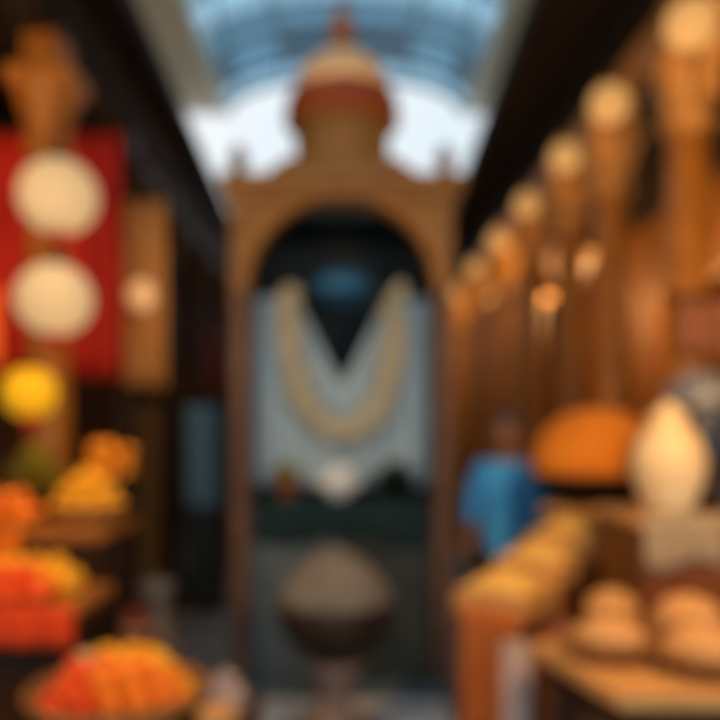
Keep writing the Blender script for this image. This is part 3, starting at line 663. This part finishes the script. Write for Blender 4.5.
# shelves with jars at the back of the right shop
def shelf_unit(x, y0, y1, label, seed):
    t = thing('wall_shelf', label, 'shelf', (x, y0, 0), group='jar shelves in the right shop')
    L = y1-y0
    MB().box(0, .32, 0, .03, 0, 3.0).box(0, .32, L-.03, L, 0, 3.0).box(.29, .32, .03, L-.03, 0, 3.0).build('frame', 'wood', t)
    for z in (.4, 1.0, 1.6, 2.2, 2.95): MB().box(0, .29, .03, L-.03, z-.015, z+.015).build('shelf_board', 'wood', t)
    return t
shelf_unit(3.06, 3.3, 5.3, 'wooden wall shelf with jars behind the nearest right columns', 1)
shelf_unit(3.06, 5.6, 7.6, 'wooden wall shelf with jars in the middle of the right shop', 2)
jar = {}
def place_jar(kind, x, y, z, label, group):
    if kind not in jar:
        m, prof = {'a': ('jar1', [(0, 0), (.08, 0), (.10, .06), (.10, .2), (.07, .26), (.06, .28)]), 'b': ('jar2', [(0, 0), (.07, 0), (.12, .1), (.12, .18), (.06, .27), (.065, .3)]), 'c': ('jar3', [(0, 0), (.09, 0), (.09, .26), (.06, .30), (.06, .32)])}[kind]
        t = thing('storage_jar', label, 'jar', (x, y, z), group=group)
        MB().lathe(prof, n=20).build('body', m, t, True); rt, zt = prof[-1]
        MB().lathe([(rt+.008, zt), (rt+.008, zt+.02), (.015, zt+.03), (.015, zt+.045), (0, zt+.05)], n=16).build('lid', 'darkwood', t); jar[kind] = t
    else:
        t = dup(jar[kind], (x, y, z), label=label); t['group'] = group
rng = random.Random(3)
nm = {'a': 'amber', 'b': 'rust-red round', 'c': 'ochre straight-sided'}
for (y0, y1, sn) in ((3.3, 5.3, 'nearer wall shelf'), (5.6, 7.6, 'farther wall shelf')):
    for zi, z in enumerate((1.015, 1.615, 2.215)):
        for k in range(6):
            kd = rng.choice('abc'); y = y0+.18+k*(y1-y0-.36)/5
            place_jar(kd, 3.205, y, z, '%s jar on the %s board of the %s, right shop' % (nm[kd], ['lower', 'middle', 'upper'][zi], sn), '%s jars, %s board, %s' % (nm[kd], ['lower', 'middle', 'upper'][zi], sn))
# wicker lamps/cloths hanging: rust cloth right edge
cloth('hanging_cloth', 1.50, 1.86, 3.46, 3.46, 1.98, 2.24, 'rustwood', 'short rust-orange cloth hanging by the nearest right column at the frame edge', 4, .012)
t = MB().tube([(1.42, 3.46, 2.25), (1.90, 3.46, 2.25)], .012).build('cloth_rail', 'darkwood'); tag(t, 'short dark rail holding the rust-orange cloth by the nearest right column', 'rail')
# slatted honey-wood screens between far right columns
for (y0, y1, w_) in ((6.78, 7.62, 'fourth and fifth'), (7.98, 8.92, 'fifth and sixth'), (9.3, 10.6, 'sixth and farthest')):
    t = thing('lattice_screen', 'honey-coloured wooden screen between the %s right columns' % w_, 'screen', (1.6, y0, 0), group='wooden screens of the right arcade')
    L = y1-y0
    MB().box(-.03, .03, 0, .05, 0, 3.0).box(-.03, .03, L-.05, L, 0, 3.0).box(-.03, .03, .05, L-.05, 2.93, 3.0).box(-.03, .03, .05, L-.05, 0, .08).box(-.03, .03, .05, L-.05, 1.2, 1.28).build('frame', 'carved', t)
    mb = MB(); k = 0
    while .07+.09*k < L-.08: mb.box(-.012, .012, .07+.09*k, .12+.09*k, .08, 2.93); k += 1
    mb.build('slats', 'carved', t)

# ================================================================== PERSON IN BLUE
def skin_mesh(name, verts, edges, m, parent=None, sub=2):
    me = bpy.data.meshes.new(name); me.from_pydata([v[0] for v in verts], edges, [])
    o = bpy.data.objects.new(name, me); COL.objects.link(o)
    md = o.modifiers.new('s', 'SKIN'); md.use_smooth_shade = True
    for i, v in enumerate(verts):
        r = v[1]; me.skin_vertices[0].data[i].radius = (r, r) if not isinstance(r, tuple) else r
    me.skin_vertices[0].data[0].use_root = True
    sm = o.modifiers.new('u', 'SUBSURF'); sm.levels = sub; sm.render_levels = sub
    dg = bpy.context.evaluated_depsgraph_get(); dg.update()
    nm_ = bpy.data.meshes.new_from_object(o.evaluated_get(dg)); o.modifiers.clear(); o.data = nm_
    nm_.materials.clear(); nm_.materials.append(M[m]); nm_.polygons.foreach_set('use_smooth', [True]*len(nm_.polygons))
    if parent: o.parent = parent
    return o
# person facing the lane and the camera a little (front is -y before the turn)
pr = thing('person', 'person with black hair in a bright blue shirt standing behind the lentil crates', 'person', (1.0, 4.74, 0), -.45)
V = [((0, 0, .95), (.15, .11)), ((0, .005, 1.12), (.135, .095)), ((0, .01, 1.28), (.155, .105)), ((0, .015, 1.41), (.13, .09)), ((0, .012, 1.475), (.058, .058)), ((0, .008, 1.53), (.050, .052)), ((0, -.008, 1.57), (.066, .076)), ((0, -.006, 1.635), (.084, .100)), ((0, .002, 1.72), (.070, .085))]
E = [(i, i+1) for i in range(8)]
def limb(pts, root):
    prev = root
    for p, r in pts: V.append((p, r)); E.append((prev, len(V)-1)); prev = len(V)-1
    return prev
for s in (-1, 1):
    limb([((s*.10, 0, .86), .088), ((s*.105, -.005, .68), .075), ((s*.11, -.01, .48), .055), ((s*.11, .01, .30), .052), ((s*.11, .015, .10), .036), ((s*.11, .01, .05), .038), ((s*.12, -.08, .035), .034), ((s*.125, -.15, .028), .024)], 0)
    h = limb([((s*.15, .015, 1.415), .058), ((s*.205, .02, 1.33), .048), ((s*.235, .02, 1.12), .038), ((s*.20, -.12, .98+.04), .032), ((s*.16, -.24, 1.0), .022), ((s*.155, -.29, .995), (.034, .018)), ((s*.155, -.325, .99), (.034, .015))], 3)
    for k, (dx, L) in enumerate(((-.027, .062), (-.009, .075), (.009, .07), (.027, .052))):
        limb([((s*.155+dx, -.345, .985), .0095), ((s*.155+dx*1.15, -.345-L*.5, .975), .009), ((s*.155+dx*1.2, -.345-L, .955), .008)], h)
    limb([((s*.155-s*.045, -.29, .985), .011), ((s*.155-s*.06, -.325, .975), .0095)], h-1)
body = skin_mesh('body', V, E, 'skin', pr)
# face features joined to the body mesh
bm = bmesh.new(); bm.from_mesh(body.data)
mbx = MB(); mbx.b.free(); mbx.b = bm
mbx.ball((0, -.092, 1.628), .015, sx=.75, sz=1.4, n=10)
for s in (-1, 1): mbx.ball((s*.080, .0, 1.64), .024, sx=.35, sy=.7, n=10)
bm.to_mesh(body.data); bm.free(); body.data.polygons.foreach_set('use_smooth', [True]*len(body.data.polygons))
for s in (-1, 1):
    e = MB().ball((s*.028, -.078, 1.652), .0105, sz=.7, n=10).build('eye', 'eye', pr, True); MB().ball((s*.028, -.0855, 1.652), .0048, n=8).build('iris', 'hair', e, True)
MB().ball((0, -.078, 1.590), .016, sx=1.4, sy=.5, sz=.4, n=10).build('mouth', 'lip', pr, True)
V = [((0, 0, .76), (.175, .135)), ((0, 0, .96), (.172, .13)), ((0, .005, 1.12), (.16, .12)), ((0, .01, 1.28), (.175, .125)), ((0, .015, 1.40), (.15, .105)), ((0, .012, 1.455), (.075, .07))]; E = [(0, 1), (1, 2), (2, 3), (3, 4), (4, 5)]
for s in (-1, 1):
    limb([((s*.155, .015, 1.41), .072), ((s*.21, .02, 1.32), .064), ((s*.237, .02, 1.12), .054), ((s*.212, -.07, 1.055), .048)], 4)
skin_mesh('shirt', V, E, 'bluecloth', pr)
V = [((0, 0, 1.0), (.165, .122)), ((0, 0, .84), (.15, .12))]; E = [(0, 1)]
for s in (-1, 1): limb([((s*.10, 0, .80), .10), ((s*.105, -.005, .66), .088), ((s*.11, -.01, .46), .072), ((s*.11, .01, .12), .062)], 1)
skin_mesh('trousers', V, E, 'trousers', pr)
# hair: cap over crown and back
mb = MB().ball((0, .014, 1.685), .097, sx=.96, sy=1.05, sz=.95, n=28)
for v in mb.b.verts:
    if v.co.y < -.035 and v.co.z < 1.705: v.co.z = 1.705-.25*(v.co.z < 1.66)*max(0, v.co.y+.09)
mb.ball((0, .075, 1.63), .06, sx=1.1, sy=.6, n=14)
mb.build('hair', 'hair', pr, True)
# dark blue bag added to stand for the shaded side of the shirt
t = thing('shade_bag', 'deep blue bag added as the shaded side of the person in blue', 'bag', (1.06, 4.47, 1.00), -.45)
MB().box(-.10, .10, -.045, .045, .02, .36, .03).build('bag_body', 'navy', t, True)
MB().box(-.095, .095, -.055, -.045, .18, .35, .004).build('flap', 'navy', t)
MB().tube([(-.08, 0, .34), (-.05, .07, .44), (0, .17, .505)], .012).tube([(.08, 0, .34), (.05, .08, .45), (0, .17, .505)], .012).build('strap', 'navy', t)
